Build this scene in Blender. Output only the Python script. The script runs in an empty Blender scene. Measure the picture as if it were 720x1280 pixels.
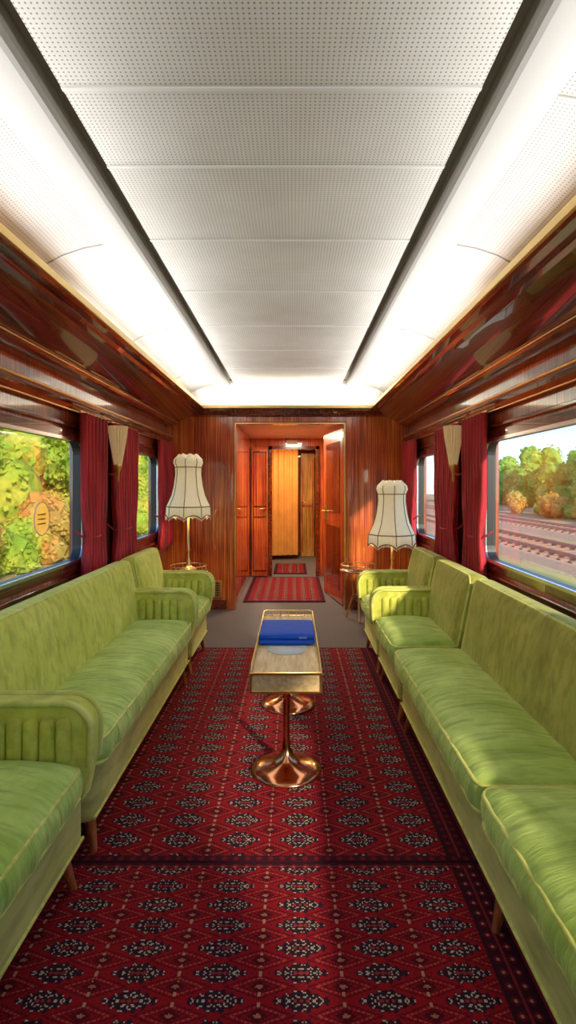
import bpy, bmesh, math, random
from mathutils import Vector, Matrix
random.seed(7)
C=-0.06; HW=1.28; XL=C-HW; XR=C+HW; CH=1.31; YB=-1.6; YF=5.72
F=675.0
col=bpy.context.scene.collection
# ---------------------------------------------------------------- materials
class G:
    def __init__(s,name):
        s.mat=bpy.data.materials.new(name); s.mat.use_nodes=True
        s.t=s.mat.node_tree; s.n=s.t.nodes; s.l=s.t.links
        s.b=s.n['Principled BSDF']; s.out=s.n['Material Output']
    def put(s,sock,v):
        if isinstance(v,bpy.types.NodeSocket): s.l.new(v,sock)
        elif isinstance(v,(tuple,list)):
            if len(v)==3 and len(sock.default_value)==4: v=(*v,1)
            sock.default_value=v
        else: sock.default_value=v
    def set(s,**k):
        for a,v in k.items():
            s.put(s.b.inputs[a.replace('_',' ')],v)
    def m(s,op,*a):
        n=s.n.new('ShaderNodeMath'); n.operation=op
        for i,v in enumerate(a): s.put(n.inputs[i],v)
        return n.outputs[0]
    def mix(s,f,a,b,mode='MIX'):
        n=s.n.new('ShaderNodeMix'); n.data_type='RGBA'; n.blend_type=mode
        s.put(n.inputs[0],f); s.put(n.inputs[6],a); s.put(n.inputs[7],b)
        return n.outputs[2]
    def pos(s,kind='world'):
        if kind=='world': return s.n.new('ShaderNodeNewGeometry').outputs['Position']
        return s.n.new('ShaderNodeTexCoord').outputs['Object']
    def scale(s,v,sc,off=(0,0,0)):
        n=s.n.new('ShaderNodeMapping'); s.put(n.inputs['Vector'],v)
        n.inputs['Scale'].default_value=sc; n.inputs['Location'].default_value=off
        return n.outputs[0]
    def noise(s,v,sc=1,det=3,rough=.5,dist=0):
        n=s.n.new('ShaderNodeTexNoise'); s.put(n.inputs['Vector'],v)
        n.inputs['Scale'].default_value=sc; n.inputs['Detail'].default_value=det
        n.inputs['Roughness'].default_value=rough; n.inputs['Distortion'].default_value=dist
        return n.outputs[0]
    def ramp(s,f,stops):
        n=s.n.new('ShaderNodeValToRGB'); s.put(n.inputs[0],f)
        e=n.color_ramp.elements
        while len(e)<len(stops): e.new(.5)
        for i,(p,c) in enumerate(stops): e[i].position=p; e[i].color=(*c,1)
        return n.outputs[0]
    def bump(s,h,st=.3,d=.01):
        n=s.n.new('ShaderNodeBump'); n.inputs['Strength'].default_value=st; n.inputs['Distance'].default_value=d
        s.put(n.inputs['Height'],h); s.l.new(n.outputs[0],s.b.inputs['Normal'])
    def xyz(s,v):
        n=s.n.new('ShaderNodeSeparateXYZ'); s.put(n.inputs[0],v); return n.outputs

def plain(name,c,rough=.5,metal=0,coat=0,emit=0,ec=None,var=.12,bump=0,nsc=30):
    g=G(name); f=g.noise(g.pos(),nsc,3)
    c2=tuple(max(0,x*(1-var)) for x in c); c1=tuple(min(1,x*(1+var)) for x in c)
    g.set(Base_Color=g.mix(f,c2,c1),Roughness=rough,Metallic=metal)
    if coat: g.set(Coat_Weight=coat,Coat_Roughness=.08)
    if emit: g.set(Emission_Color=(*(ec or c),1),Emission_Strength=emit)
    if bump: g.bump(f,bump,.004)
    return g.mat

def wood(name,sc,dark=(.045,.005,.002),mid=(.30,.030,.008),light=(.66,.14,.028),rough=.3,coat=1.0,coatr=.04,cior=1.6):
    g=G(name); p=g.pos()
    f=g.noise(g.scale(p,sc),1,4,.6,.4)
    f2=g.noise(p,2.2,2)
    f3=g.m('ADD',g.m('MULTIPLY',f,.75),g.m('MULTIPLY',f2,.25))
    g.set(Base_Color=g.ramp(f3,[(.38,dark),(.5,mid),(.64,light)]),Roughness=rough,Coat_Weight=coat,Coat_Roughness=coatr,Coat_IOR=cior)
    return g.mat
M={}
M['wood_v']=wood('mahogany_vertical',(110,110,1.6))
M['wood_far']=wood('mahogany_far',(110,110,1.2),(.12,.010,.003),(.50,.055,.010),(.86,.24,.040))
M['wood_h']=wood('mahogany_long',(60,1.2,60),(.020,.003,.002),(.12,.012,.004),(.32,.052,.012),.2,1,.02,1.7)
M['wood_leg']=wood('teak_leg',(60,60,5),(.25,.05,.01),(.45,.12,.03),(.6,.2,.06))
M['wood_top']=wood('birch_top',(50,6,50),(.70,.42,.15),(.84,.58,.26),(.92,.74,.42),.6,0,.3,1.5)
M['wood_gold']=wood('gold_oak',(40,40,2),(.25,.09,.01),(.5,.22,.03),(.75,.4,.09))
M['brass']=plain('brass',(.88,.60,.20),.28,1,var=.05)
M['copper']=plain('copper',(.80,.33,.16),.16,1,var=.06,nsc=6)
M['chrome']=plain('chrome',(.55,.55,.55),.25,1,var=.05)
M['black']=plain('rubber',(.015,.013,.012),.4)
M['groove']=plain('groove_dark',(.28,.265,.235),.8)
M['white']=plain('white_enamel',(.66,.66,.645),.45,var=.02,nsc=3)
M['endwhite']=plain('white_end_panel',(.80,.79,.75),.45,var=.02,nsc=3)
M['diffuser']=plain('painted_duct_strip',(.36,.36,.352),.5,var=.02,nsc=3)
M['cream']=plain('cream_paint',(.75,.66,.50),.5,var=.04)
M['grey']=plain('grey_carpet',(.11,.093,.09),.95,var=.35,bump=.4,nsc=250)
M['blue']=plain('blue_cloth',(.003,.08,.55),.8,var=.25,bump=.3,nsc=40)
M['doily']=plain('white_doily',(.85,.80,.68),.9,var=.05)
M['bulb']=plain('bulb',(1,.8,.5),.5,emit=6,ec=(1,.75,.45))
M['curtgold']=plain('gold_curtain',(.78,.36,.07),.6,var=.25,nsc=5)

def perforated(name,a,b):
    g=G(name); x,y,z=g.xyz(g.pos())
    k=1/.0135
    def fr(a): return g.m('SUBTRACT',g.m('FRACT',g.m('MULTIPLY',a,k)),.5)
    u,v=fr(x),fr(y)
    d=g.m('SQRT',g.m('ADD',g.m('MULTIPLY',u,u),g.m('MULTIPLY',v,v)))
    n=g.n.new('ShaderNodeMapRange'); g.put(n.inputs[0],d)
    n.inputs[1].default_value=.13; n.inputs[2].default_value=.25; n.inputs[3].default_value=1; n.inputs[4].default_value=0
    hole=n.outputs[0]
    stain=g.noise(g.pos(),1.6,4,.6)
    base=g.mix(g.ramp(stain,[(.35,(0,)*3),(.65,(1,)*3)]),a,b)
    g.set(Base_Color=g.mix(g.m('MULTIPLY',hole,.85),base,(.10,.096,.085)),Roughness=.6)
    return g.mat
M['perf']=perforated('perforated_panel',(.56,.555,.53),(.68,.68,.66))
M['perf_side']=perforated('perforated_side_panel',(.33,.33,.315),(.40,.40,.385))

def velvet(name,c,c2,sheen=.8,wr=(14,30,14),ws=.35):
    g=G(name); p=g.pos()
    f=g.noise(p,4.5,4,.6,.6)
    f2=g.noise(g.scale(p,wr),1,3,.55,.3)
    f3=g.noise(p,420,2)
    c1=g.mix(g.ramp(f,[(.35,(0,0,0)),(.65,(1,1,1))]),c,c2)
    dk=tuple(x*.55 for x in c)
    cc=g.mix(g.ramp(f2,[(.3,(.6,)*3),(.55,(0,)*3)]),c1,dk)
    g.set(Base_Color=cc,Roughness=.85,Sheen_Weight=sheen,Sheen_Roughness=.3,Sheen_Tint=(.95,1,.35,1))
    h=g.m('ADD',g.m('MULTIPLY',f2,1.0),g.m('MULTIPLY',f3,.06))
    g.bump(h,ws,.012)
    return g.mat
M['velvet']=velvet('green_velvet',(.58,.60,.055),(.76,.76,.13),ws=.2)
M['velvet_pipe']=velvet('green_velvet_piping',(.66,.68,.11),(.82,.82,.22),ws=.1)
M['velvet_seat']=velvet('green_velvet_seat',(.38,.56,.065),(.64,.82,.19),wr=(7,42,7),ws=.7)
M['velvet_back_shaded']=velvet('green_velvet_back_shaded',(.31,.29,.035),(.48,.44,.07),ws=.25)  # darker copy of the velvet: shade on the right-hand backs put into the colour
M['velvet_base']=velvet('green_velvet_base',(.54,.54,.11),(.68,.66,.18),wr=(4,6,30),ws=.15)

def redcurt():
    g=G('crimson_curtain'); p=g.pos()
    f=g.noise(g.scale(p,(30,60,1.5)),1,3)
    g.set(Base_Color=g.ramp(f,[(.3,(.16,.002,.008)),(.7,(.66,.012,.022))]),Roughness=.75,Sheen_Weight=.3,Sheen_Tint=(1,.3,.3,1))
    return g.mat
M['curtain']=redcurt()

def shade():
    g=G('lampshade_silk'); p=g.pos()
    f=g.noise(p,40,2)
    g.set(Base_Color=g.mix(f,(.86,.74,.48),(.92,.85,.62)),Roughness=.8,Emission_Color=(1,.76,.42,1),Emission_Strength=.16)
    return g.mat
M['shade']=shade()
M['shadetrim']=plain('shade_trim',(.20,.13,.04),.7)
M['fan']=plain('pleated_gold',(.60,.42,.20),.6,emit=.10,ec=(1,.65,.3))

def glass():
    g=G('window_glass')
    tr=g.n.new('ShaderNodeBsdfTransparent'); gl=g.n.new('ShaderNodeBsdfGlossy'); gl.inputs['Roughness'].default_value=.02
    fz=g.n.new('ShaderNodeFresnel'); fz.inputs[0].default_value=1.3
    f=g.m('MULTIPLY',fz.outputs[0],.35)
    mx=g.n.new('ShaderNodeMixShader'); g.l.new(f,mx.inputs[0]); g.l.new(tr.outputs[0],mx.inputs[1]); g.l.new(gl.outputs[0],mx.inputs[2])
    g.l.new(mx.outputs[0],g.out.inputs[0]); return g.mat
M['glass']=glass()

def rugmat(name,cu=.217,cv=.125,x0=.02,y0=1.98,bx0=-.93,bx1=.69,by0=1.865,by1=4.33,bw=.155,kn=.005,eyk=5.5):
    g=G(name); P=g.xyz(g.pos())
    def snap(a): return g.m('MULTIPLY',g.m('ADD',g.m('FLOOR',g.m('DIVIDE',a,kn)),.5),kn)
    x=snap(P[0]); y=snap(P[1])
    def cell(a,o,c): return g.m('SUBTRACT',g.m('FRACT',g.m('ADD',g.m('DIVIDE',g.m('SUBTRACT',a,o),c),.5)),.5)
    def cells(cu,cv,ox,oy):
        u=g.m('ABSOLUTE',cell(x,ox,cu)); v=g.m('ABSOLUTE',cell(y,oy,cv)); return u,v
    def lt(a,b): return g.m('LESS_THAN',a,b)
    def AND(a,b): return g.m('MULTIPLY',a,b)
    def band(a,lo,hi): return AND(g.m('GREATER_THAN',a,lo),lt(a,hi))
    u,v=cells(cu,cv,x0,y0)
    q=g.m('ADD',g.m('MULTIPLY',u,1.35),g.m('MULTIPLY',v,1.05))
    q2=g.m('ADD',g.m('MULTIPLY',u,.6),g.m('MULTIPLY',v,1.20))
    ripple=g.m('MULTIPLY',g.m('SINE',g.m('MULTIPLY',u,58)),.060)
    qq=g.m('ADD',g.m('MAXIMUM',q,q2),ripple)
    red=(.40,.007,.014); navy=(.012,.009,.022); cream=(.62,.52,.38); dark=(.07,.002,.008)
    big=g.noise(g.pos(),1.8,2)
    c=g.mix(big,red,(.25,.004,.010))
    c=g.mix(AND(band(g.m('ADD',u,v),.56,.62),.85),c,dark)
    c=g.mix(AND(band(g.m('ADD',u,v),.67,.70),.7),c,(.50,.10,.07))
    c=g.mix(AND(band(g.m('ADD',u,v),.74,.80),.85),c,dark)
    c=g.mix(AND(g.m('GREATER_THAN',u,.482),lt(g.m('FRACT',g.m('MULTIPLY',y,35)),.5)),c,(.55,.28,.18))
    uu=g.m('SUBTRACT',.5,u); vv=g.m('SUBTRACT',.5,v); s=g.m('ADD',g.m('MULTIPLY',uu,1.1),g.m('MULTIPLY',vv,.7))
    c=g.mix(lt(s,.15),c,dark)
    c=g.mix(lt(s,.06),c,(.50,.16,.10))
    c=g.mix(lt(qq,.49),c,navy)
    c=g.mix(AND(band(qq,.39,.44),lt(g.m('FRACT',g.m('MULTIPLY',x,46)),.45)),c,cream)
    c=g.mix(AND(band(qq,.19,.28),lt(g.m('FRACT',g.m('MULTIPLY',g.m('ADD',u,v),13)),.40)),c,cream)
    c=g.mix(lt(qq,.11),c,(.40,.03,.03))
    ex=g.m('MINIMUM',g.m('SUBTRACT',x,bx0),g.m('SUBTRACT',bx1,x))
    ey=g.m('MINIMUM',g.m('SUBTRACT',y,by0),g.m('SUBTRACT',by1,y))
    e=g.m('MINIMUM',ex,g.m('MULTIPLY',ey,eyk))
    u2,v2=cells(.04,.04,0,0); s2=g.m('ADD',u2,v2)
    bc=g.mix(lt(s2,.36),(.03,.005,.014),(.20,.006,.014))
    bc=g.mix(lt(s2,.12),bc,(.42,.28,.20))
    c=g.mix(lt(e,bw),c,bc)
    for k in (.02,.06,.11,.15): c=g.mix(band(e,k-.006,k+.003),c,(.28,.02,.025) if k in(.06,.11) else (.02,.008,.015))
    kv=g.noise(g.scale(g.pos(),(160,160,160)),1,1)
    c=g.mix(g.m('MULTIPLY',kv,.55),c,(.05,.001,.003))
    g.set(Base_Color=c,Roughness=1,Specular_IOR_Level=.15)
    g.bump(g.noise(g.pos(),300,2),.4,.004)
    return g.mat
M['rug']=rugmat('turkmen_rug',cv=.116)
M['rug2']=rugmat('turkmen_rug_near',cv=.078,y0=1.36,by0=-1.2,by1=1.862,kn=.004)
M['runner']=rugmat('red_runner',cu=.11,cv=.13,x0=-.1,y0=6.8,bx0=-.57,bx1=.36,by0=6.05,by1=7.68,bw=.07,eyk=1)
M['runner2']=rugmat('red_runner_small',cu=.11,cv=.13,x0=-.05,y0=8,bx0=-.3,bx1=.2,by0=7.98,by1=9,bw=.05,eyk=1)

# ---------------------------------------------------------------- mesh helpers
def link(o,parent=None):
    col.objects.link(o)
    if parent:
        o.parent=parent; o.matrix_parent_inverse=Matrix.Translation(-parent.location)
    return o
def empty(name,loc):
    e=bpy.data.objects.new(name,None); e.location=loc; e.empty_display_size=.1; col.objects.link(e); return e
def mesh(name,verts,faces,mats,parent=None,smooth=False,idx=None,fix=True):
    me=bpy.data.meshes.new(name); me.from_pydata([tuple(v) for v in verts],[],faces)
    for m in (mats if isinstance(mats,list) else [mats]): me.materials.append(m)
    if idx:
        for p,i in zip(me.polygons,idx): p.material_index=i
    if smooth: me.polygons.foreach_set('use_smooth',[True]*len(me.polygons))
    if fix:
        bm=bmesh.new(); bm.from_mesh(me); bmesh.ops.recalc_face_normals(bm,faces=bm.faces); bm.to_mesh(me); bm.free()
    o=bpy.data.objects.new(name,me); return link(o,parent)
def boxes(name,bl,mat,parent=None,bev=0):
    vs=[];fs=[]
    for (x0,x1,y0,y1,z0,z1) in bl:
        b=len(vs)
        vs+=[(x,y,z) for x in(x0,x1) for y in(y0,y1) for z in(z0,z1)]
        fs+=[[b+i for i in f] for f in((0,1,3,2),(4,6,7,5),(0,4,5,1),(2,3,7,6),(0,2,6,4),(1,5,7,3))]
    o=mesh(name,vs,fs,mat,parent)
    if bev:
        m=o.modifiers.new('b','BEVEL'); m.width=bev; m.segments=3
    return o
def extr(name,prof,axis,a0,a1,mat,parent=None,idx=None,mats=None,closed=True,smooth=False,bev=0):
    n=len(prof); vs=[]
    for a in(a0,a1):
        for p in prof:
            vs.append((p[0],a,p[1]) if axis=='y' else (a,p[0],p[1]) if axis=='x' else (p[0],p[1],a))
    fs=[];ii=[]
    for i in range(n if closed else n-1):
        j=(i+1)%n; fs.append([i,j,n+j,n+i]); ii.append(idx[i] if idx else 0)
    if closed:
        fs.append(list(range(n))[::-1]); fs.append([n+i for i in range(n)]); ii+=[0,0]
    o=mesh(name,vs,fs,mats or mat,parent,smooth,ii)
    if bev:
        m=o.modifiers.new('b','BEVEL'); m.width=bev; m.segments=4
        o.data.polygons.foreach_set('use_smooth',[True]*len(o.data.polygons))
        m.harden_normals=False
    return o
def lathe(name,prof,c,mat,parent=None,seg=40,rf=None,zf=None,smooth=True):
    vs=[];fs=[]
    for k,(r,z) in enumerate(prof):
        for i in range(seg):
            a=2*math.pi*i/seg; rr=r*(rf(a,k) if rf else 1); zz=z+(zf(a,k) if zf else 0)
            vs.append((c[0]+rr*math.cos(a),c[1]+rr*math.sin(a),c[2]+zz))
    for k in range(len(prof)-1):
        for i in range(seg):
            j=(i+1)%seg; fs.append([k*seg+i,k*seg+j,(k+1)*seg+j,(k+1)*seg+i])
    if prof[0][0]>1e-4 and not rf: fs.append(list(range(seg))[::-1])
    if prof[-1][0]>1e-4 and not rf: fs.append([(len(prof)-1)*seg+i for i in range(seg)])
    return mesh(name,vs,fs,mat,parent,smooth)
def tube(name,pts,r,mat,parent=None,cyc=False,smooth=False):
    cu=bpy.data.curves.new(name,'CURVE'); cu.dimensions='3D'; cu.bevel_depth=r; cu.bevel_resolution=2; cu.use_fill_caps=True
    sp=cu.splines.new('POLY'); sp.points.add(len(pts)-1)
    for p,q in zip(sp.points,pts): p.co=(*q,1)
    sp.use_cyclic_u=cyc; cu.materials.append(mat)
    o=bpy.data.objects.new(name,cu); return link(o,parent)
def cushion(name,c,dims,mat,parent=None,r=.04,crown=0,rot=0,n=(14,14,6),wob=0,belly=0):
    h=[d/2 for d in dims]; bm=bmesh.new(); vs={}
    def lin(k,N,hh):
        t=k/N
        s=.5-.5*math.cos(math.pi*t); s=.5*s+.5*t
        return (2*s-1)*hh
    def V(i,j,k):
        if (i,j,k) in vs: return vs[(i,j,k)]
        p=Vector((lin(i,n[0],h[0]),lin(j,n[1],h[1]),lin(k,n[2],h[2])))
        inn=Vector([max(-(h[a]-r),min(h[a]-r,p[a])) for a in range(3)])
        d=p-inn
        q=inn+(d.normalized()*r if d.length>1e-6 else d)
        a,b,e=(q.x/h[0])**2,(q.y/h[1])**2,(q.z/h[2])**2
        if q.z>0: q.z+=crown*(1-a)*(1-b**3)
        if belly and q.x*belly>0: q.x+=belly*(1-b**3)*(1-e)
        if wob:
            q.x+=wob*math.sin(q.y*55+q.z*20)*(1 if abs(p.x)>h[0]*.8 else 0)
            q.z+=wob*.6*math.sin(q.y*38+q.x*9)
        vs[(i,j,k)]=bm.verts.new(q); return vs[(i,j,k)]
    A,B,D=n
    for i in range(A):
        for j in range(B):
            for k in(0,D): bm.faces.new([V(i,j,k),V(i+1,j,k),V(i+1,j+1,k),V(i,j+1,k)])
    for i in range(A):
        for k in range(D):
            for j in(0,B): bm.faces.new([V(i,j,k),V(i+1,j,k),V(i+1,j,k+1),V(i,j,k+1)])
    for j in range(B):
        for k in range(D):
            for i in(0,A): bm.faces.new([V(i,j,k),V(i,j+1,k),V(i,j+1,k+1),V(i,j,k+1)])
    bmesh.ops.recalc_face_normals(bm,faces=bm.faces)
    R=Matrix.Translation(c)@Matrix.Rotation(rot,4,'Y')
    bm.transform(R)
    me=bpy.data.meshes.new(name); bm.to_mesh(me); bm.free(); me.materials.append(mat)
    me.polygons.foreach_set('use_smooth',[True]*len(me.polygons))
    return link(bpy.data.objects.new(name,me),parent)
def rrect(w,h,r,n=6):
    pts=[]
    for cx,cy,a0 in((w/2-r,h/2-r,0),(-w/2+r,h/2-r,90),(-w/2+r,-h/2+r,180),(w/2-r,-h/2+r,270)):
        for i in range(n+1):
            a=math.radians(a0+90*i/n); pts.append((cx+r*math.cos(a),cy+r*math.sin(a)))
    return pts
def ring(name,yc,zc,wo,ho,ro,wi,hi,ri,x0,x1,mat,parent):
    o=rrect(wo,ho,ro); i=rrect(wi,hi,ri); n=len(o); vs=[];fs=[]
    for L in(o,i):
        for x in(x0,x1): vs+=[(x,yc+p[0],zc+p[1]) for p in L]
    for k in range(n):
        j=(k+1)%n
        fs+=[[k,j,n+j,n+k],[2*n+k,2*n+j,3*n+j,3*n+k],[k,j,2*n+j,2*n+k],[n+k,n+j,3*n+j,3*n+k]]
    return mesh(name,vs,fs,mat,parent)

# ---------------------------------------------------------------- shell
boxes('floor',[(XL-.08,XR+.08,YB-.08,YF+.1,-.08,0)],M['grey'])
WIN=[(-1.15,.75),(1.5,3.42),(4.34,5.28)]; W0,W1=.83,1.605
def sidewall(name,x0,x1):
    ys=[YB-.08]+[v for w in WIN for v in w]+[YF+.1]; bl=[]
    for a,b in zip(ys[0::2],ys[1::2]): bl.append((x0,x1,a,b,0,2.5))
    for a,b in WIN: bl+=[(x0,x1,a,b,0,W0),(x0,x1,a,b,W1,2.5)]
    boxes(name,bl,M['wood_v'])
sidewall('wall_left',XL-.08,XL); sidewall('wall_right',XR,XR+.08)
DX0,DX1,DZ=-.61,.534,1.96
boxes('wall_far',[(XL,DX0,YF,YF+.08,0,2.5),(DX1,XR,YF,YF+.08,0,2.5),(DX0,DX1,YF,YF+.08,DZ,2.5)],M['wood_far'])
boxes('wall_back',[(XL,XR,YB-.08,YB,0,2.5)],M['wood_v'])
half=[(0,2.39,0),(.57,2.39,1),(.57,2.43,1),(.615,2.43,1),(.615,2.375,2),(.625,2.362,2),(.64,2.358,2),(.755,2.352,2),(.77,2.36,2),(.775,2.37,3),(.86,2.355,3),(.95,2.325,3),(1.04,2.28,3),(1.12,2.225,3),(1.20,2.15,3),(HW,2.08,3)]
prof=[(C-o,z) for o,z,_ in half[::-1]]+[(C+o,z) for o,z,_ in half[1:]]
idx=[m for _,_,m in half[:-1]][::-1]+[m for _,_,m in half[:-1]]
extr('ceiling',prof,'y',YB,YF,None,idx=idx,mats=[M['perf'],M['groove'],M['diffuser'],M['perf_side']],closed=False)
boxes('roof',[(XL-.08,XR+.08,YB-.08,YF+.1,2.5,2.55)],M['white'])
seams=[-.9,-.3,.3,.9,1.467,1.827,2.375,3.0,3.65,4.3,4.95]
tr=empty('trim_ceiling_seams',(C,2,2.39))
for i,s in enumerate(seams):
    boxes(f'seam_{i}',[(C-.57,C+.57,s-.006,s+.006,2.385,2.392)],M['white'],tr)
for i,s in enumerate(seams[::2]):
    for sg in(-1,1):
        pts=[(C+sg*o,s,z-.002) for o,z,_ in half[9:]]
        tube(f'seam_side_{i}',pts,.005,M['diffuser'],tr)
boxes('trim_end_band',[(C-1.2,C+1.2,YF-.02,YF-.002,2.12,2.42)],M['endwhite'])
cp=[(.875,2.118),(.89,2.10),(.925,2.095),(.935,2.075),(.96,2.07),(1.14,1.995),(1.165,1.985),(1.175,1.96),(1.20,1.945),(1.225,1.935),(HW-.002,1.93),(HW-.002,2.02),(.90,2.125)]
for nm,sg in(('left',-1),('right',1)):
    e=empty(f'trim_cornice_{nm}',(C+sg*1.1,2,2.0))
    extr('cornice_board',[(C+sg*a,b) for a,b in cp],'y',YB,YF-.002,M['wood_h'],e)
    boxes('brass_lip',[tuple(sorted((C+sg*.868,C+sg*.884)))+(YB,YF-.13,2.112,2.145)],M['brass'],e,.003)
    tube('brass_bead',[(C+sg*1.168,YB,1.975),(C+sg*1.168,YF-.01,1.975)],.004,M['brass'],e)
    r=empty(f'trim_rail_{nm}',(C+sg*1.24,2,1.78))
    rp=[(HW-.002,1.845),(HW-.03,1.842),(HW-.055,1.825),(HW-.06,1.80),(HW-.045,1.785),(HW-.03,1.75),(HW-.002,1.745)]
    extr('rail_board',[(C+sg*a,b) for a,b in rp],'y',YB,YF-.002,M['wood_h'],r)
    tube('rail_brass',[(C+sg*(HW-.058),YB,1.825),(C+sg*(HW-.058),YF-.01,1.825)],.009,M['brass'],r)
    tube('rail_brass_lower',[(C+sg*(HW-.034),YB,1.755),(C+sg*(HW-.034),YF-.01,1.755)],.005,M['brass'],r)
    s=empty(f'trim_sill_{nm}',(C+sg*1.27,2,.82))
    boxes('sill_board',[tuple(sorted((C+sg*(HW-.002),C+sg*(HW-.03))))+(YB,YF-.002,.75,.775)],M['wood_h'],s,.006)
    boxes('head_board',[tuple(sorted((C+sg*(HW-.002),C+sg*(HW-.022))))+(YB,YF-.002,1.66,1.68)],M['wood_h'],s,.004)
    boxes('skirting',[tuple(sorted((C+sg*(HW-.002),C+sg*(HW-.02))))+(YB,YF-.002,0,.1)],M['wood_h'],s,.004)
e=empty('trim_cornice_far',(C,YF-.1,2.1))
boxes('brass_lip',[(C-.884,C+.884,YF-.135,YF-.12,2.112,2.145)],M['brass'],e,.003)
extr('cornice_board',[(YF-.12,2.118),(YF-.10,2.09),(YF-.06,2.05),(YF-.002,2.04),(YF-.002,2.11)],'x',C-1.1,C+1.1,M['wood_h'],e)
tr=empty('trim_far_wall',(C,YF,1))
bl=[]
for x in (DX0-.015,DX1+.003): bl.append((x,x+.012,YF-.012,YF-.001,0,DZ+.01))
bl.append((DX0-.015,DX1+.015,YF-.012,YF-.001,DZ+.003,DZ+.015))
boxes('brass_frame',bl,M['brass'],tr)
boxes('wood_frame',[(DX0-.09,DX0-.02,YF-.02,YF-.001,0,2.04),(DX1+.02,DX1+.09,YF-.02,YF-.001,0,2.04),(DX0-.02,DX1+.02,YF-.02,YF-.001,DZ+.02,2.04)],M['wood_far'],tr,.004)
boxes('skirt',[(XL+.02,DX0-.1,YF-.015,YF-.001,0,.1),(DX1+.1,XR-.02,YF-.015,YF-.001,0,.1)],M['wood_h'],tr)
v=empty('trim_vent_grille',(-.85,YF-.01,.3))
boxes('vent_frame',[(-.93,-.76,YF-.018,YF-.001,.13,.31)],M['wood_gold'],v,.004)
boxes('vent_slats',[(-.915,-.775,YF-.024,YF-.018,.15+i*.025,.16+i*.025) for i in range(6)],M['black'],v)

k=0
for sg,X in((-1,XL),(1,XR)):
    for (a,b) in WIN:
        k+=1; yc=(a+b)/2; w=b-a; zc=(W0+W1)/2; h=W1-W0
        e=empty(f'window_{k}',(X,yc,zc))
        xi=X-sg*.016; xo=X+sg*.05
        ring('outer_frame',yc,zc,w+.07,h+.07,.10,w-.03,h-.03,.085,xi,X-sg*.001,M['wood_h'],e)
        ring('rubber_frame',yc,zc,w-.002,h-.002,.004,w-.045,h-.045,.08,X,xo,M['black'],e)
        ring('metal_frame',yc,zc,w-.02,h-.02,.09,w-.055,h-.055,.075,X-sg*.022,X-sg*.006,M['chrome'],e)
        boxes('pane',[tuple(sorted((X+sg*.028,X+sg*.032)))+(a+.02,b-.02,W0+.015,W1-.015)],M['glass'],e)
g=G('amber_lamp_reflection'); g.set(Base_Color=g.mix(g.noise(g.pos(),60,2),(.9,.50,.06),(.95,.62,.15)),Roughness=.5,Emission_Color=(1,.50,.06,1),Emission_Strength=.35)  # glowing amber for a wall lamp's reflection in the glass, modelled as a disc
st=empty('lamp_reflection_disc',(XL-.02,2.9,1.16))
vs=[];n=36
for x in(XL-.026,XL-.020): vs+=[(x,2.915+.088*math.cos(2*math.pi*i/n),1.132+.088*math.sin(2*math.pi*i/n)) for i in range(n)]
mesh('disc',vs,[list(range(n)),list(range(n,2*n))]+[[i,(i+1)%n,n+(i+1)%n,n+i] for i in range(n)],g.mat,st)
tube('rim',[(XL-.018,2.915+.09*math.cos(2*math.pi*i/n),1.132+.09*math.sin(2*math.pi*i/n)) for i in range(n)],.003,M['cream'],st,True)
boxes('reflection_bars',[(XL-.020,XL-.0185,2.87,2.96,z,z+.008) for z in(1.10,1.125,1.15)],M['wood_gold'],st)

def curtain(X,sg,y0,y1,z0=.70,z1=1.75,amp=.026,tie=None):
    e=empty('window_curtain',(X-sg*.06,(y0+y1)/2,z0))
    ny,nz=64,20; vs=[];fs=[]; yc=(y0+y1)/2
    nf=max(4,round((y1-y0)/.06))
    for j in range(nz+1):
        t=j/nz; z=z0+(z1-z0)*t
        sq=1-.20*math.exp(-((t-.28)/.16)**2)
        for i in range(ny+1):
            s=i/ny
            y=yc+(s-.5)*(y1-y0)*sq
            x=X-sg*(.065+amp*math.sin(2*math.pi*nf*s+.5*math.sin(t*5)))
            vs.append((x,y,z))
    for j in range(nz):
        for i in range(ny):
            a=j*(ny+1)+i; fs.append([a,a+1,a+ny+2,a+ny+1])
    o=mesh('cloth',vs,fs,M['curtain'],e,True)
    m=o.modifiers.new('s','SOLIDIFY'); m.thickness=.004
    zt=z0+.28*(z1-z0); w=(y1-y0)*.41
    tube('tieback',[(X-sg*.01,yc-w,zt+.04),(X-sg*.06,yc-w,zt),(X-sg*.098,yc,zt-.01),(X-sg*.06,yc+w,zt),(X-sg*.01,yc+w,zt+.04)],.006,M['curtain'],e)
    tube('rod',[(X-sg*.06,y0-.02,z1+.005),(X-sg*.06,y1+.02,z1+.005)],.008,M['brass'],e)
for sg,X in((-1,XL),(1,XR)):
    curtain(X,sg,3.25,3.66); curtain(X,sg,3.80,4.38); curtain(X,sg,5.12,5.66); curtain(X,sg,.70,.98); curtain(X,sg,1.2,1.46)
def sconce(x,y,sg):
    e=empty('wall_sconce',(x,y,1.45))
    n=72
    lathe('pleated_shade',[(.022,-.02),(.026,0),(.040,.09),(.054,.18),(.062,.26)],(x,y,1.46),M['fan'],e,n,rf=lambda a,k:1+.10*math.sin(a*18),smooth=False)
    lathe('cup',[(.0,-.13),(.008,-.12),(.010,-.06),(.018,-.04),(.026,-.015),(.026,0.0),(0,.0)],(x,y,1.46),M['brass'],e,24)
    tube('arm',[(x,y,1.40),(x+sg*.03,y,1.385),(x+sg*(abs(XL-x) if sg<0 else abs(XR-x)),y,1.40)],.007,M['brass'],e)
sconce(-1.215,3.735,-1); sconce(1.10,3.72,1)
for sg,X in((-1,XL),(1,XR)): sconce(X-sg*.12,1.09,sg)

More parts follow.
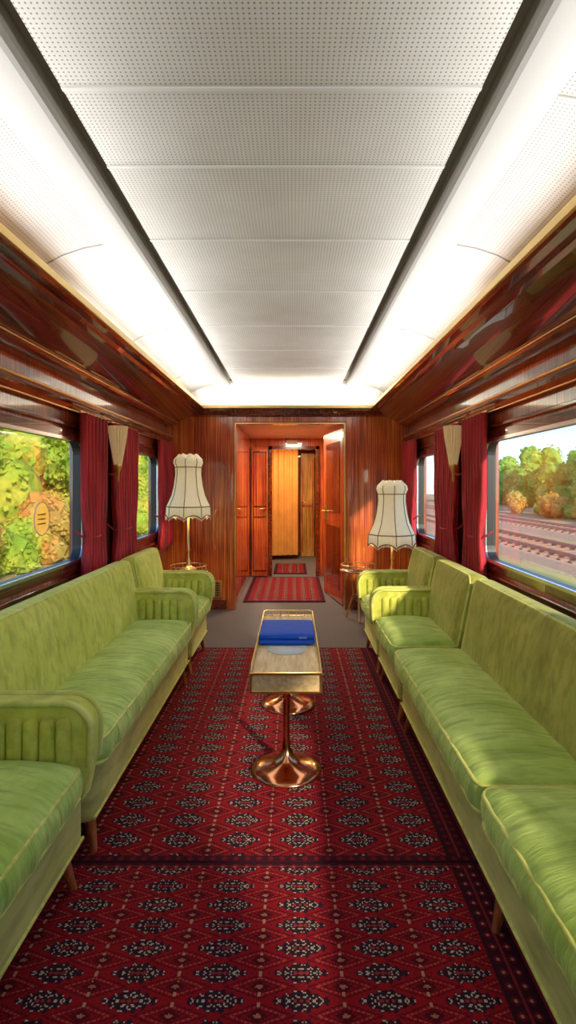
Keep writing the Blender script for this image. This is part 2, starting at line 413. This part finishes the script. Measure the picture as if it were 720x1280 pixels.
def rug(name,x0,x1,y0,y1,mat,z=.012):
    return boxes(name,[(x0,x1,y0,y1,.0005,z)],mat,None,.003)
rug('turkmen_rug',-.93,.69,1.865,4.33,M['rug'])
rug('turkmen_rug.001',-.93,.69,-1.2,1.862,M['rug2'])

# ---------------------------------------------------------------- seating
def seating(kind,side,y0,y1,near=False,far=False,nc=1,bsplit=None,at=.10,armh=.62):
    sg=1 if side=='L' else -1; xr=(XL+.10) if side=='L' else (XR-.10)
    X=lambda u: xr+sg*u
    e=empty(kind,(X(.28),(y0+y1)/2,0))
    def bx(name,u0,u1,a,b,z0,z1,mat,r=.02,**k):
        return cushion(name,(X((u0+u1)/2),(a+b)/2,(z0+z1)/2),(abs(u1-u0),b-a,z1-z0),mat,e,r=r,**k)
    ya=y0+(at if near else .005); yb=y1-(at if far else .005)
    bx('base',.02,.545,y0+.01,y1-.01,.13,.355,M['velvet_base'],.025,n=(8,16,8))
    tube('base_welt',[(X(.545),y0+.02,.15),(X(.545),y1-.02,.15)],.006,M['velvet_pipe'],e)
    L=(yb-ya)/nc
    for i in range(nc):
        a=ya+L*i+.003; b=a+L-.006
        bx(f'seat_cushion_{i+1}',.20,.585,a,b,.325,.445,M['velvet_seat'],.045,crown=.035,n=(18,max(14,int(L*40)),8),wob=.004,belly=sg*.012)
        for zz in(.427,.345):
            rr=rrect(.385-.012,(b-a)-.012,.045,5)
            tube(f'piping_{i+1}',[(X(.3945)+p[0],(a+b)/2+p[1],zz+.003*math.sin(p[1]*40)) for p in rr],.0070,M['velvet_pipe'],e,True)
    bs=bsplit or [y0+.005,y1-.005]
    for i,(a,b) in enumerate(zip(bs[:-1],bs[1:])):
        cushion(f'back_cushion_{i+1}',(X(.135),(a+b)/2,.595),(.135,b-a-.006,.45),M['velvet_back_shaded'] if side=='R' else M['velvet'],e,r=.05,rot=-sg*math.radians(11),n=(8,max(14,int((b-a)*25)),14),belly=sg*.018)
        rr=rrect(b-a-.03,.42,.05,5); th=-sg*math.radians(11)
        pts=[]
        for p in rr:
            v=Matrix.Rotation(th,3,'Y')@Vector((sg*.055,p[0],p[1])); pts.append((X(.135)+v.x,(a+b)/2+v.y,.595+v.z))
        tube(f'back_piping_{i+1}',pts,.006,M['velvet_pipe'],e,True)
    arms=([('near',y0)] if near else [])+([('far',y1-at)] if far else [])
    for nm,a in arms:
        uf=.60
        pr=[(.04,.30),(.04,armh-.06),(.055,armh-.02),(.09,armh)]
        for i in range(9):
            t=math.radians(90-90*i/8); pr.append((uf-.09+.09*math.cos(t),armh-.09+.09*math.sin(t)))
        pr+=[(uf-.005,.42),(uf-.03,.30)]
        extr(f'arm_{nm}',[(X(u),z) for u,z in pr],'y',a+.008,a+at-.008,M['velvet'],e,bev=.018)
        nf=8
        for f,yy in enumerate((a+.008,a+at-.008)):
            for q in range(nf):
                u=.15+q*.052
                cushion(f'flute_{nm}_{f}_{q}',(X(u),yy,(.43+armh-.045)/2),(.049,.040,armh-.045-.43),M['velvet'],e,r=.0195,n=(8,6,8))
            rim=[(X(u),yy,z) for u,z in pr[2:-1]]
            tube(f'rim_{nm}_{f}',rim,.011,M['velvet_pipe'],e)
    ls=[(.50,y0+.09,1),(.50,y1-.09,-1),(.09,y0+.09,1),(.09,y1-.09,-1)]
    if y1-y0>1.9: ls+=[(.50,(y0+y1)/2,0),(.09,(y0+y1)/2,0)]
    for i,(u,y,d) in enumerate(ls):
        o=(.03 if u>.3 else -.02)
        vs=[];fs=[];n=14
        for (cx,cy,z,r) in((X(u+o),y-d*.03,.012,.012),(X(u),y,.15,.024)):
            vs+=[(cx+r*math.cos(2*math.pi*t/n),cy+r*math.sin(2*math.pi*t/n),z) for t in range(n)]
        fs=[[t,(t+1)%n,n+(t+1)%n,n+t] for t in range(n)]+[list(range(n)),list(range(n,2*n))]
        mesh(f'leg_{i+1}',vs,fs,M['wood_leg'],e,False)
    return e
seating('armchair','L',1.06,1.80,True,True)
seating('sofa','L',1.86,3.60,False,True)
seating('armchair','L',3.66,4.34,False,True,at=.10)
seating('sofa','R',.25,2.90,False,False,nc=2)
seating('armchair','R',2.93,3.66,False,True)
seating('armchair','R',3.70,4.38,False,True)

# ---------------------------------------------------------------- coffee table
ct=empty('coffee_table',(-.03,2.83,0)); tx=-.033; T=.50; TB=.418
boxes('top',[(tx-.15,tx+.15,2.33,3.36,TB,T)],M['wood_top'],ct,.006)
bl=[]
for z in(TB-.004,T-.006):
    bl+=[(tx-.157,tx-.147,2.323,3.367,z,z+.010),(tx+.147,tx+.157,2.323,3.367,z,z+.010),(tx-.15,tx+.15,2.322,2.333,z,z+.010),(tx-.15,tx+.15,3.357,3.368,z,z+.010)]
for x in(tx-.157,tx+.147):
    for y in(2.322,3.357): bl.append((x,x+.010,y,y+.010,TB,T))
boxes('top_edge',bl,M['brass'],ct,.002)
gz=T+.032
tube('gallery',[(tx-.149,2.345,T+.004),(tx-.149,2.36,gz),(tx-.149,3.34,gz),(tx-.13,3.36,gz),(tx+.13,3.36,gz),(tx+.149,3.34,gz),(tx+.149,2.36,gz),(tx+.149,2.345,T+.004)],.0045,M['brass'],ct,False)
for i in range(8):
    y=2.46+i*.88/7
    for sx in(-1,1):
        tube('post',[(tx+sx*.149,y,T),(tx+sx*.149,y,gz)],.004,M['brass'],ct)
for x in(-.1,-.05,0,.05,.1):
    tube('post',[(tx+x,3.36,T),(tx+x,3.36,gz)],.004,M['brass'],ct)
for i,y in enumerate((2.47,3.21)):
    lathe(f'pedestal_{i+1}',[(.0,0),(.16,0),(.162,.006),(.155,.014),(.12,.024),(.07,.040),(.035,.065),(.02,.10),(.0155,.16),(.0145,.30),(.016,.375),(.03,.395),(.05,.404),(0,.406)],(tx,y,.012),M['copper'],ct,56)
lathe('doily',[(0,0),(.10,0),(.10,.002),(0,.002)],(tx,2.68,T+.0005),M['doily'],empty('round_doily',(tx,2.68,T)),40,rf=lambda a,k:1+.04*math.cos(16*a))
bb=empty('blue_folded_cloth',(tx,2.89,T))
cushion('fold_lower',(tx-.002,2.89,T+.0165),(.286,.33,.028),M['blue'],bb,r=.012,n=(14,14,4))
cushion('fold_upper',(tx-.002,2.89,T+.042),(.282,.32,.024),M['blue'],bb,r=.011,crown=.006,n=(14,14,4))
boxes('label',[(tx+.06,tx+.10,2.7275,2.7295,T+.036,T+.046)],plain('label_pale',(.2,.3,.7),.6),bb)

# ---------------------------------------------------------------- side tables & lamps
def side_table(x,y,h,r=.17):
    e=empty('round_side_table',(x,y,0))
    lathe('top',[(0,h-.025),(r-.01,h-.025),(r,h-.018),(r,h-.006),(r-.006,h),(0,h)],(x,y,0),M['wood_h'],e,40)
    tube('gallery',[(x+(r-.008)*math.cos(2*math.pi*i/40),y+(r-.008)*math.sin(2*math.pi*i/40),h+.04) for i in range(40)],.0045,M['brass'],e,True)
    tube('band',[(x+r*math.cos(2*math.pi*i/40),y+r*math.sin(2*math.pi*i/40),h-.012) for i in range(40)],.005,M['brass'],e,True)
    for i in range(12):
        a=2*math.pi*i/12; X,Y=x+(r-.008)*math.cos(a),y+(r-.008)*math.sin(a)
        tube('post',[(X,Y,h-.002),(X,Y,h+.04)],.003,M['brass'],e)
    for i in range(3):
        a=2*math.pi*i/3+.5
        tube(f'leg_{i+1}',[(x+.07*math.cos(a),y+.07*math.sin(a),h-.02),(x+.05*math.cos(a),y+.05*math.sin(a),h*.5),(x+.13*math.cos(a),y+.13*math.sin(a),.012)],.011,M['brass'],e)
    lathe('shelf',[(0,0),(.06,0),(.06,.012),(0,.012)],(x,y,h*.48),M['wood_h'],e,30)
side_table(-.955,4.90,.545); side_table(.63,5.27,.50,.175); side_table(.87,4.78,.49)
def lamp(x,y,z0,zb,zt,R=.20):
    e=empty('table_lamp',(x,y,z0))
    H=zt-zb
    lathe('base',[(0,.001),(.075,.001),(.078,.012),(.06,.022),(.03,.032),(.018,.05),(.024,.075),(.013,.10),(.011,.16),(.018,.18),(.011,.20),(.010,zb-z0+H*.75),(0,zb-z0+H*.75)],(x,y,z0),M['brass'],e,32)
    P=[(.208,0),(.204,.17),(.185,.24),(.155,.36),(.134,.52),(.120,.72),(.122,.84),(.138,.92),(.130,.98),(.085,1.03)]
    P=[(r*R/.205,t*H) for r,t in P]
    def rf(a,k): return 1-(.07 if 1<=k<=6 else .0)*abs(math.sin(4*a))+.006*math.sin(64*a)
    def zf(a,k): return (.034*(1-abs(math.sin(4*a))**.8)*-1+.017 if k==0 else 0) + (.022*abs(math.sin(4*a)) if k==9 else 0)
    o=lathe('shade',P,(x,y,zb),M['shade'],e,384,rf=rf,zf=zf)
    m=o.modifiers.new('s','SOLIDIFY'); m.thickness=.003
    for i in range(8):
        a=math.pi/4*i
        tube(f'rib_{i+1}',[(x+(r+.002)*math.cos(a),y+(r+.002)*math.sin(a),zb+z) for r,z in P[:9]],.0036,M['shadetrim'],e)
    for k,rad in((1,.0045),(6,.004)):
        pts=[]
        for i in range(96):
            a=2*math.pi*i/96; r=P[k][0]*rf(a,k)+.003; pts.append((x+r*math.cos(a),y+r*math.sin(a),zb+P[k][1]))
        tube('braid',pts,rad,M['shadetrim'],e,True)
    pts=[]
    for i in range(96):
        a=2*math.pi*i/96; r=P[0][0]+.002; pts.append((x+r*math.cos(a),y+r*math.sin(a),zb+zf(a,0)))
    tube('fringe_braid',pts,.005,M['shadetrim'],e,True)
    vs=[];fs=[]
    for i in range(120):
        a=2*math.pi*i/120; r=P[0][0]+.002; zt_=zb+zf(a,0); da=.011
        b=len(vs)
        for aa,zz in((a-da,zt_),(a+da,zt_),(a+da*.7,zt_-.022),(a-da*.7,zt_-.022)):
            vs.append((x+r*math.cos(aa),y+r*math.sin(aa),zz))
        fs.append([b,b+1,b+2,b+3])
    mesh('fringe',vs,fs,M['shade'],e)
    lathe('finial',[(0,0),(.012,.005),(.006,.02),(.014,.035),(0,.05)],(x,y,zt-.01),M['brass'],e,20)
    lathe('bulb',[(0,0),(.02,.01),(.03,.035),(.02,.06),(0,.07)],(x,y,zb+H*.4),M['bulb'],e,20)
    ld=bpy.data.lights.new('lamp_glow','POINT'); ld.energy=3; ld.color=(1,.72,.42); ld.shadow_soft_size=.04
    lo=bpy.data.objects.new('lamp_glow',ld); lo.location=(x,y,zb+.05); link(lo,e); lo.location=(x,y,zb+.05)
lamp(-.955,4.90,.546,1.03,1.56); lamp(.87,4.78,.491,.79,1.32,.205)

# ---------------------------------------------------------------- vestibule + corridor
VY=7.8
boxes('floor_vestibule',[(-.75,.80,YF+.1,10.6,-.08,0)],M['grey'])
boxes('wall_vestibule_left',[(-.69,-.62,YF+.081,VY,0,2.1)],M['wood_far'])
boxes('wall_vestibule_right',[(.66,.73,YF+.081,VY,0,2.1)],M['wood_far'])
boxes('ceiling_vestibule',[(-.62,.66,YF+.081,VY,1.99,2.05)],M['cream'])
boxes('wall_vestibule_far',[(-.69,-.31,VY,VY+.06,0,2.1),(.32,.73,VY,VY+.06,0,2.1),(-.31,.32,VY,VY+.06,1.83,2.1)],M['wood_far'])
d=empty('door_frame_inner',(0,VY,1))
boxes('frame',[(-.36,-.31,VY-.03,VY-.001,0,1.88),(.32,.37,VY-.03,VY-.001,0,1.88),(-.36,.37,VY-.03,VY-.001,1.83,1.88)],M['wood_h'],d,.004)
boxes('name_plate',[(-.10,.06,VY-.012,VY-.001,1.905,1.965)],M['cream'],d,.003)
d=empty('door_1',(-.5,VY-.1,1))
boxes('leaf',[(-.60,-.37,VY-.06,VY-.035,.012,1.86)],M['wood_far'],d,.004)
boxes('panel_moulding',[(-.58,-.39,VY-.066,VY-.06,z0,z1) for z0,z1 in((.08,.10),(.85,.87),(1.0,1.02),(1.78,1.80))]+[(x,x+.012,VY-.066,VY-.06,.08,1.8) for x in(-.58,-.40)],M['wood_h'],d)
tube('handle',[(-.41,VY-.07,.98),(-.41,VY-.11,.98),(-.48,VY-.11,.98)],.010,M['brass'],d)
d=empty('door_2',(.5,6.2,0))
A=Vector((.53,5.84)); B=Vector((.375,6.65)); dv=(B-A); nn=Vector((dv.y,-dv.x)).normalized()
def leafbox(name,s0,s1,z0,z1,o0,o1,mat):
    pr=[A+dv*s0+nn*o0,A+dv*s1+nn*o0,A+dv*s1+nn*o1,A+dv*s0+nn*o1]
    extr(name,[(p.x,p.y) for p in pr],'z',z0,z1,mat,d)
leafbox('leaf',0,1,.015,1.93,0,.035,M['wood_far'])
for z0,z1 in((.15,.85),(1.0,1.8)):
    leafbox('panel',.15,.85,z0,z1,-.008,0,M['wood_h'])
leafbox('edge',.985,1.004,.015,1.93,-.002,.037,M['brass'])
p=A+dv*.9
tube('handle',[(p.x,p.y,1.0),(p.x-.05,p.y-.01,1.0),(p.x-.05,p.y-.12,1.0)],.010,M['brass'],d)
boxes('lock_plate',[(p.x-.012,p.x+.002,p.y-.03,p.y+.03,.9,1.08)],M['brass'],d)
boxes('wall_corridor_left',[(-.50,-.44,VY+.061,10.5,0,2.1)],M['wood_far'])
boxes('wall_corridor_right',[(.40,.46,VY+.061,10.5,0,2.1)],M['wood_far'])
boxes('wall_corridor_end',[(-.5,.46,10.5,10.56,0,2.1)],M['wood_far'])
boxes('ceiling_corridor',[(-.5,.46,VY+.061,10.56,2.0,2.06)],M['cream'])
e=empty('doorway_curtain',(-.1,9.6,0)); vs=[];fs=[];ny=60
for j,z in enumerate((.08,1.0,1.95)):
    for i in range(ny+1):
        s=i/ny; vs.append((-.42+.50*s,9.5+.018*math.sin(s*2*math.pi*5)+.10*s,z))
for j in range(2):
    for i in range(ny): a=j*(ny+1)+i; fs.append([a,a+1,a+ny+2,a+ny+1])
mesh('cloth',vs,fs,M['curtgold'],e,True)
tube('rod',[(-.44,9.5,1.955),(.40,9.5,1.955)],.01,M['brass'],e)
d=empty('door_3',(.24,9.9,0))
boxes('leaf',[(.13,.38,9.90,9.935,.01,1.9)],M['wood_gold'],d,.004)
boxes('moulding',[(.15,.17,9.892,9.90,.1,1.8),(.34,.36,9.892,9.90,.1,1.8),(.15,.36,9.892,9.90,.92,.96)],M['wood_far'],d)
tube('handle',[(.16,9.89,1.0),(.16,9.86,1.0),(.22,9.86,1.0)],.008,M['brass'],d)
rug('hall_runner',-.57,.36,6.05,7.68,M['runner'])
rug('hall_runner.001',-.30,.20,7.98,9.0,M['runner2'])
def area(name,loc,rot,sx,sy,en,c):
    l=bpy.data.lights.new(name,'AREA'); l.shape='RECTANGLE'; l.size=sx; l.size_y=sy; l.energy=en; l.color=c
    o=bpy.data.objects.new(name,l); o.location=loc; o.rotation_euler=rot; col.objects.link(o); return o
area('vestibule_ceiling_light',(0,6.8,1.97),(0,0,0),.25,.8,24,(1,.82,.55))
area('corridor_fill_light',(.0,8.9,1.97),(0,0,0),.3,.6,13,(1,.75,.4))  # added warm light, stands in for sun from a corridor side window
for sg in(-1,1):
    for (y0,y1,en) in((YB+.1,2.2,16),(2.25,YF-.15,16)):
        o=area('cove_strip_light',(C+sg*.925,(y0+y1)/2,2.135),(0,sg*math.radians(114),0),.03,y1-y0,en,(1,.96,.90))
    area('cove_strip_light',(C+sg*1.03,4.1,2.125),(math.pi,0,0),.05,2.8,4.0,(1,.95,.86))
area('cove_strip_light',(C,YF-.09,2.125),(math.pi,0,0),1.5,.03,3.5,(1,.90,.72))

# ---------------------------------------------------------------- exterior
g=G('ballast_meadow'); p=g.pos(); f=g.noise(g.scale(p,(.9,.12,1)),1,5,.6); f2=g.noise(p,3,4)
c=g.ramp(f,[(.3,(.22,.30,.05)),(.45,(.46,.40,.12)),(.55,(.56,.30,.12)),(.7,(.50,.38,.22))])
g.set(Base_Color=g.mix(g.m('MULTIPLY',f2,.4),c,(.3,.24,.10)),Roughness=1)
mesh('ground',[(-120,-80,-1.2),(120,-80,-1.2),(120,160,-1.2),(-120,160,-1.2)],[[0,1,2,3]],g.mat)
M['rail']=plain('rusty_rail',(.45,.22,.14),.4,.4); M['tie']=plain('sleeper',(.36,.20,.12),.9); M['ballast']=plain('ballast',(.58,.36,.20),1,var=.35,nsc=8)
for xc in(9.5,14.5):
    e=empty('railway_track',(xc,20,-1.2))
    extr('ballast_bed',[(xc-1.9,-1.199),(xc-1.4,-1.02),(xc+1.4,-1.02),(xc+1.9,-1.199)],'y',-30,90,M['ballast'],e)
    boxes('sleepers',[(xc-1.2,xc+1.2,y*.7,y*.7+.25,-1.02,-.97) for y in range(-30,120)],M['tie'],e)
    for s in(-.72,.72):
        boxes('rail',[(xc+s-.035,xc+s+.035,-30,90,-.97,-.84)],M['rail'],e)
def foliage(name,stops):
    g=G(name); p=g.pos(); f=g.noise(p,.5,4,.6); f2=g.noise(p,4,3,.6)
    c=g.ramp(f,stops); c=g.mix(g.ramp(f2,[(.35,(.3,)*3),(.6,(0,)*3)]),c,(.10,.18,.015))
    g.set(Base_Color=c,Roughness=.9,Specular_IOR_Level=.1)
    tl=g.n.new('ShaderNodeBsdfTranslucent'); g.put(tl.inputs[0],c)
    mx=g.n.new('ShaderNodeMixShader'); mx.inputs[0].default_value=.4
    g.l.new(g.b.outputs[0],mx.inputs[1]); g.l.new(tl.outputs[0],mx.inputs[2]); g.l.new(mx.outputs[0],g.out.inputs[0])
    return g.mat
FR=foliage('leaf_green',[(.3,(.16,.48,.06)),(.5,(.34,.66,.10)),(.65,(.58,.74,.14))])
FL=foliage('leaf_autumn',[(.38,(.30,.54,.05)),(.52,(.60,.70,.08)),(.64,(.82,.70,.09)),(.76,(.84,.44,.06))])
FO=foliage('leaf_orange',[(.3,(.46,.54,.09)),(.5,(.76,.50,.12)),(.65,(.82,.34,.07))])
bm=bmesh.new(); bmesh.ops.create_icosphere(bm,subdivisions=2,radius=1)
tv=[v.co.copy() for v in bm.verts]; tf=[[v.index for v in f.verts] for f in bm.faces]; bm.free()
from mathutils import noise as mn
R=random.random
def tree(store,x,y,H,W,nb=14,leaf=.22,nl=110):
    vs,fs=store
    for b in range(nb):
        a=random.uniform(0,6.28); t=R()
        rr=W*.5*R()**.5*(1-.45*t); z=-1.2+H*(.12+.72*t) ; c=Vector((x+rr*math.cos(a),y+rr*math.sin(a),z))
        r=W*random.uniform(.20,.32)
        if c.z-r<-1.15: c.z=-1.15+r*.8
        o=len(vs)
        for v in tv:
            k=.88+.35*mn.noise(v*2.3+c)
            vs.append(c+v*r*k)
        fs+=[[i+o for i in f] for f in tf]
        for q in range(nl):
            n=Vector((R()-.5,R()-.5,R()-.5)).normalized()
            pp=c+n*r*(.9+.20*R())
            if pp.z<-1.1: continue
            u=Vector((R()-.5,R()-.5,R()-.5)).normalized(); w=u.cross(n)
            if w.length<.1: continue
            w=w.normalized()*leaf*.5; u=u*leaf*.7; o=len(vs)
            vs+=[pp-u,pp+w,pp+u,pp-w]; fs.append([o,o+1,o+2,o+3])
S={k:([],[]) for k in 'abcdef'}
trunks=[]
y=2
while y<75:
    x=random.uniform(27,32); tree(S['a'],x,y*1.15,random.uniform(5.0,7.5),5,leaf=.34,nl=80); trunks.append((x,y*1.15)); y+=2.7
y=0
while y<50:
    tree(S['b' if R()<.3 else 'c'],random.uniform(20,22),y,random.uniform(1.2,2.0),2.4,8,leaf=.2,nl=60); y+=2.2
y=-4
while y<48:
    x=-random.uniform(11.5,15); tree(S['d'],x,y,random.uniform(6,8.5),4.6,leaf=.20,nl=150); trunks.append((x,y)); y+=2.2
y=-3
while y<34:
    tree(S['e' if R()<.5 else 'f'],-random.uniform(7.3,9.0),y,random.uniform(1.4,2.2),2.4,8,leaf=.11,nl=160); y+=1.9
tl=empty('tree_line',(0,20,-1.2))
for nm,k_,mt in(('crowns_right','a',FR),('crowns_left','d',FL),('undergrowth_1','b',FO),('undergrowth_2','c',FR),('undergrowth_3','e',FO),('undergrowth_4','f',FL)):
    mesh(nm,S[k_][0],S[k_][1],mt,tl,False,None,False)
boxes('trunks',[(x-.12,x+.12,y-.12,y+.12,-1.22,2.0) for x,y in trunks],M['tie'],tl,.03)

# ---------------------------------------------------------------- light / world / camera
w=bpy.data.worlds.new('World'); bpy.context.scene.world=w; w.use_nodes=True
nt=w.node_tree; bg=nt.nodes['Background']; sk=nt.nodes.new('ShaderNodeTexSky'); sk.sky_type='NISHITA'; sk.sun_disc=False
sk.sun_elevation=math.radians(30); sk.sun_rotation=math.radians(165); sk.ozone_density=3; sk.dust_density=.3
mx=nt.nodes.new('ShaderNodeMix'); mx.data_type='RGBA'; mx.blend_type='MULTIPLY'; mx.inputs[0].default_value=1; mx.inputs[7].default_value=(.70,.90,1.08,1)
nt.links.new(sk.outputs[0],mx.inputs[6]); nt.links.new(mx.outputs[2],bg.inputs[0]); bg.inputs[1].default_value=.25
sl=bpy.data.lights.new('sun','SUN'); sl.energy=4.6; sl.angle=math.radians(3); sl.color=(1,.86,.60)
so=bpy.data.objects.new('sun',sl); so.rotation_euler=Vector((-.40,.80,-.38)).to_track_quat('-Z','Y').to_euler(); so.location=(8,-4,6); col.objects.link(so)
cam=bpy.data.cameras.new('camera'); co=bpy.data.objects.new('camera',cam); co.location=(0,0,CH); co.rotation_euler=(math.radians(90),0,0)
cam.sensor_width=36; cam.lens=F/1280*36; cam.shift_x=-7/1280; cam.shift_y=-33/1280; cam.clip_start=.05; cam.clip_end=500
col.objects.link(co); sc=bpy.context.scene; sc.camera=co
sc.view_settings.view_transform='Standard'; sc.view_settings.exposure=0.66; sc.view_settings.gamma=1.10
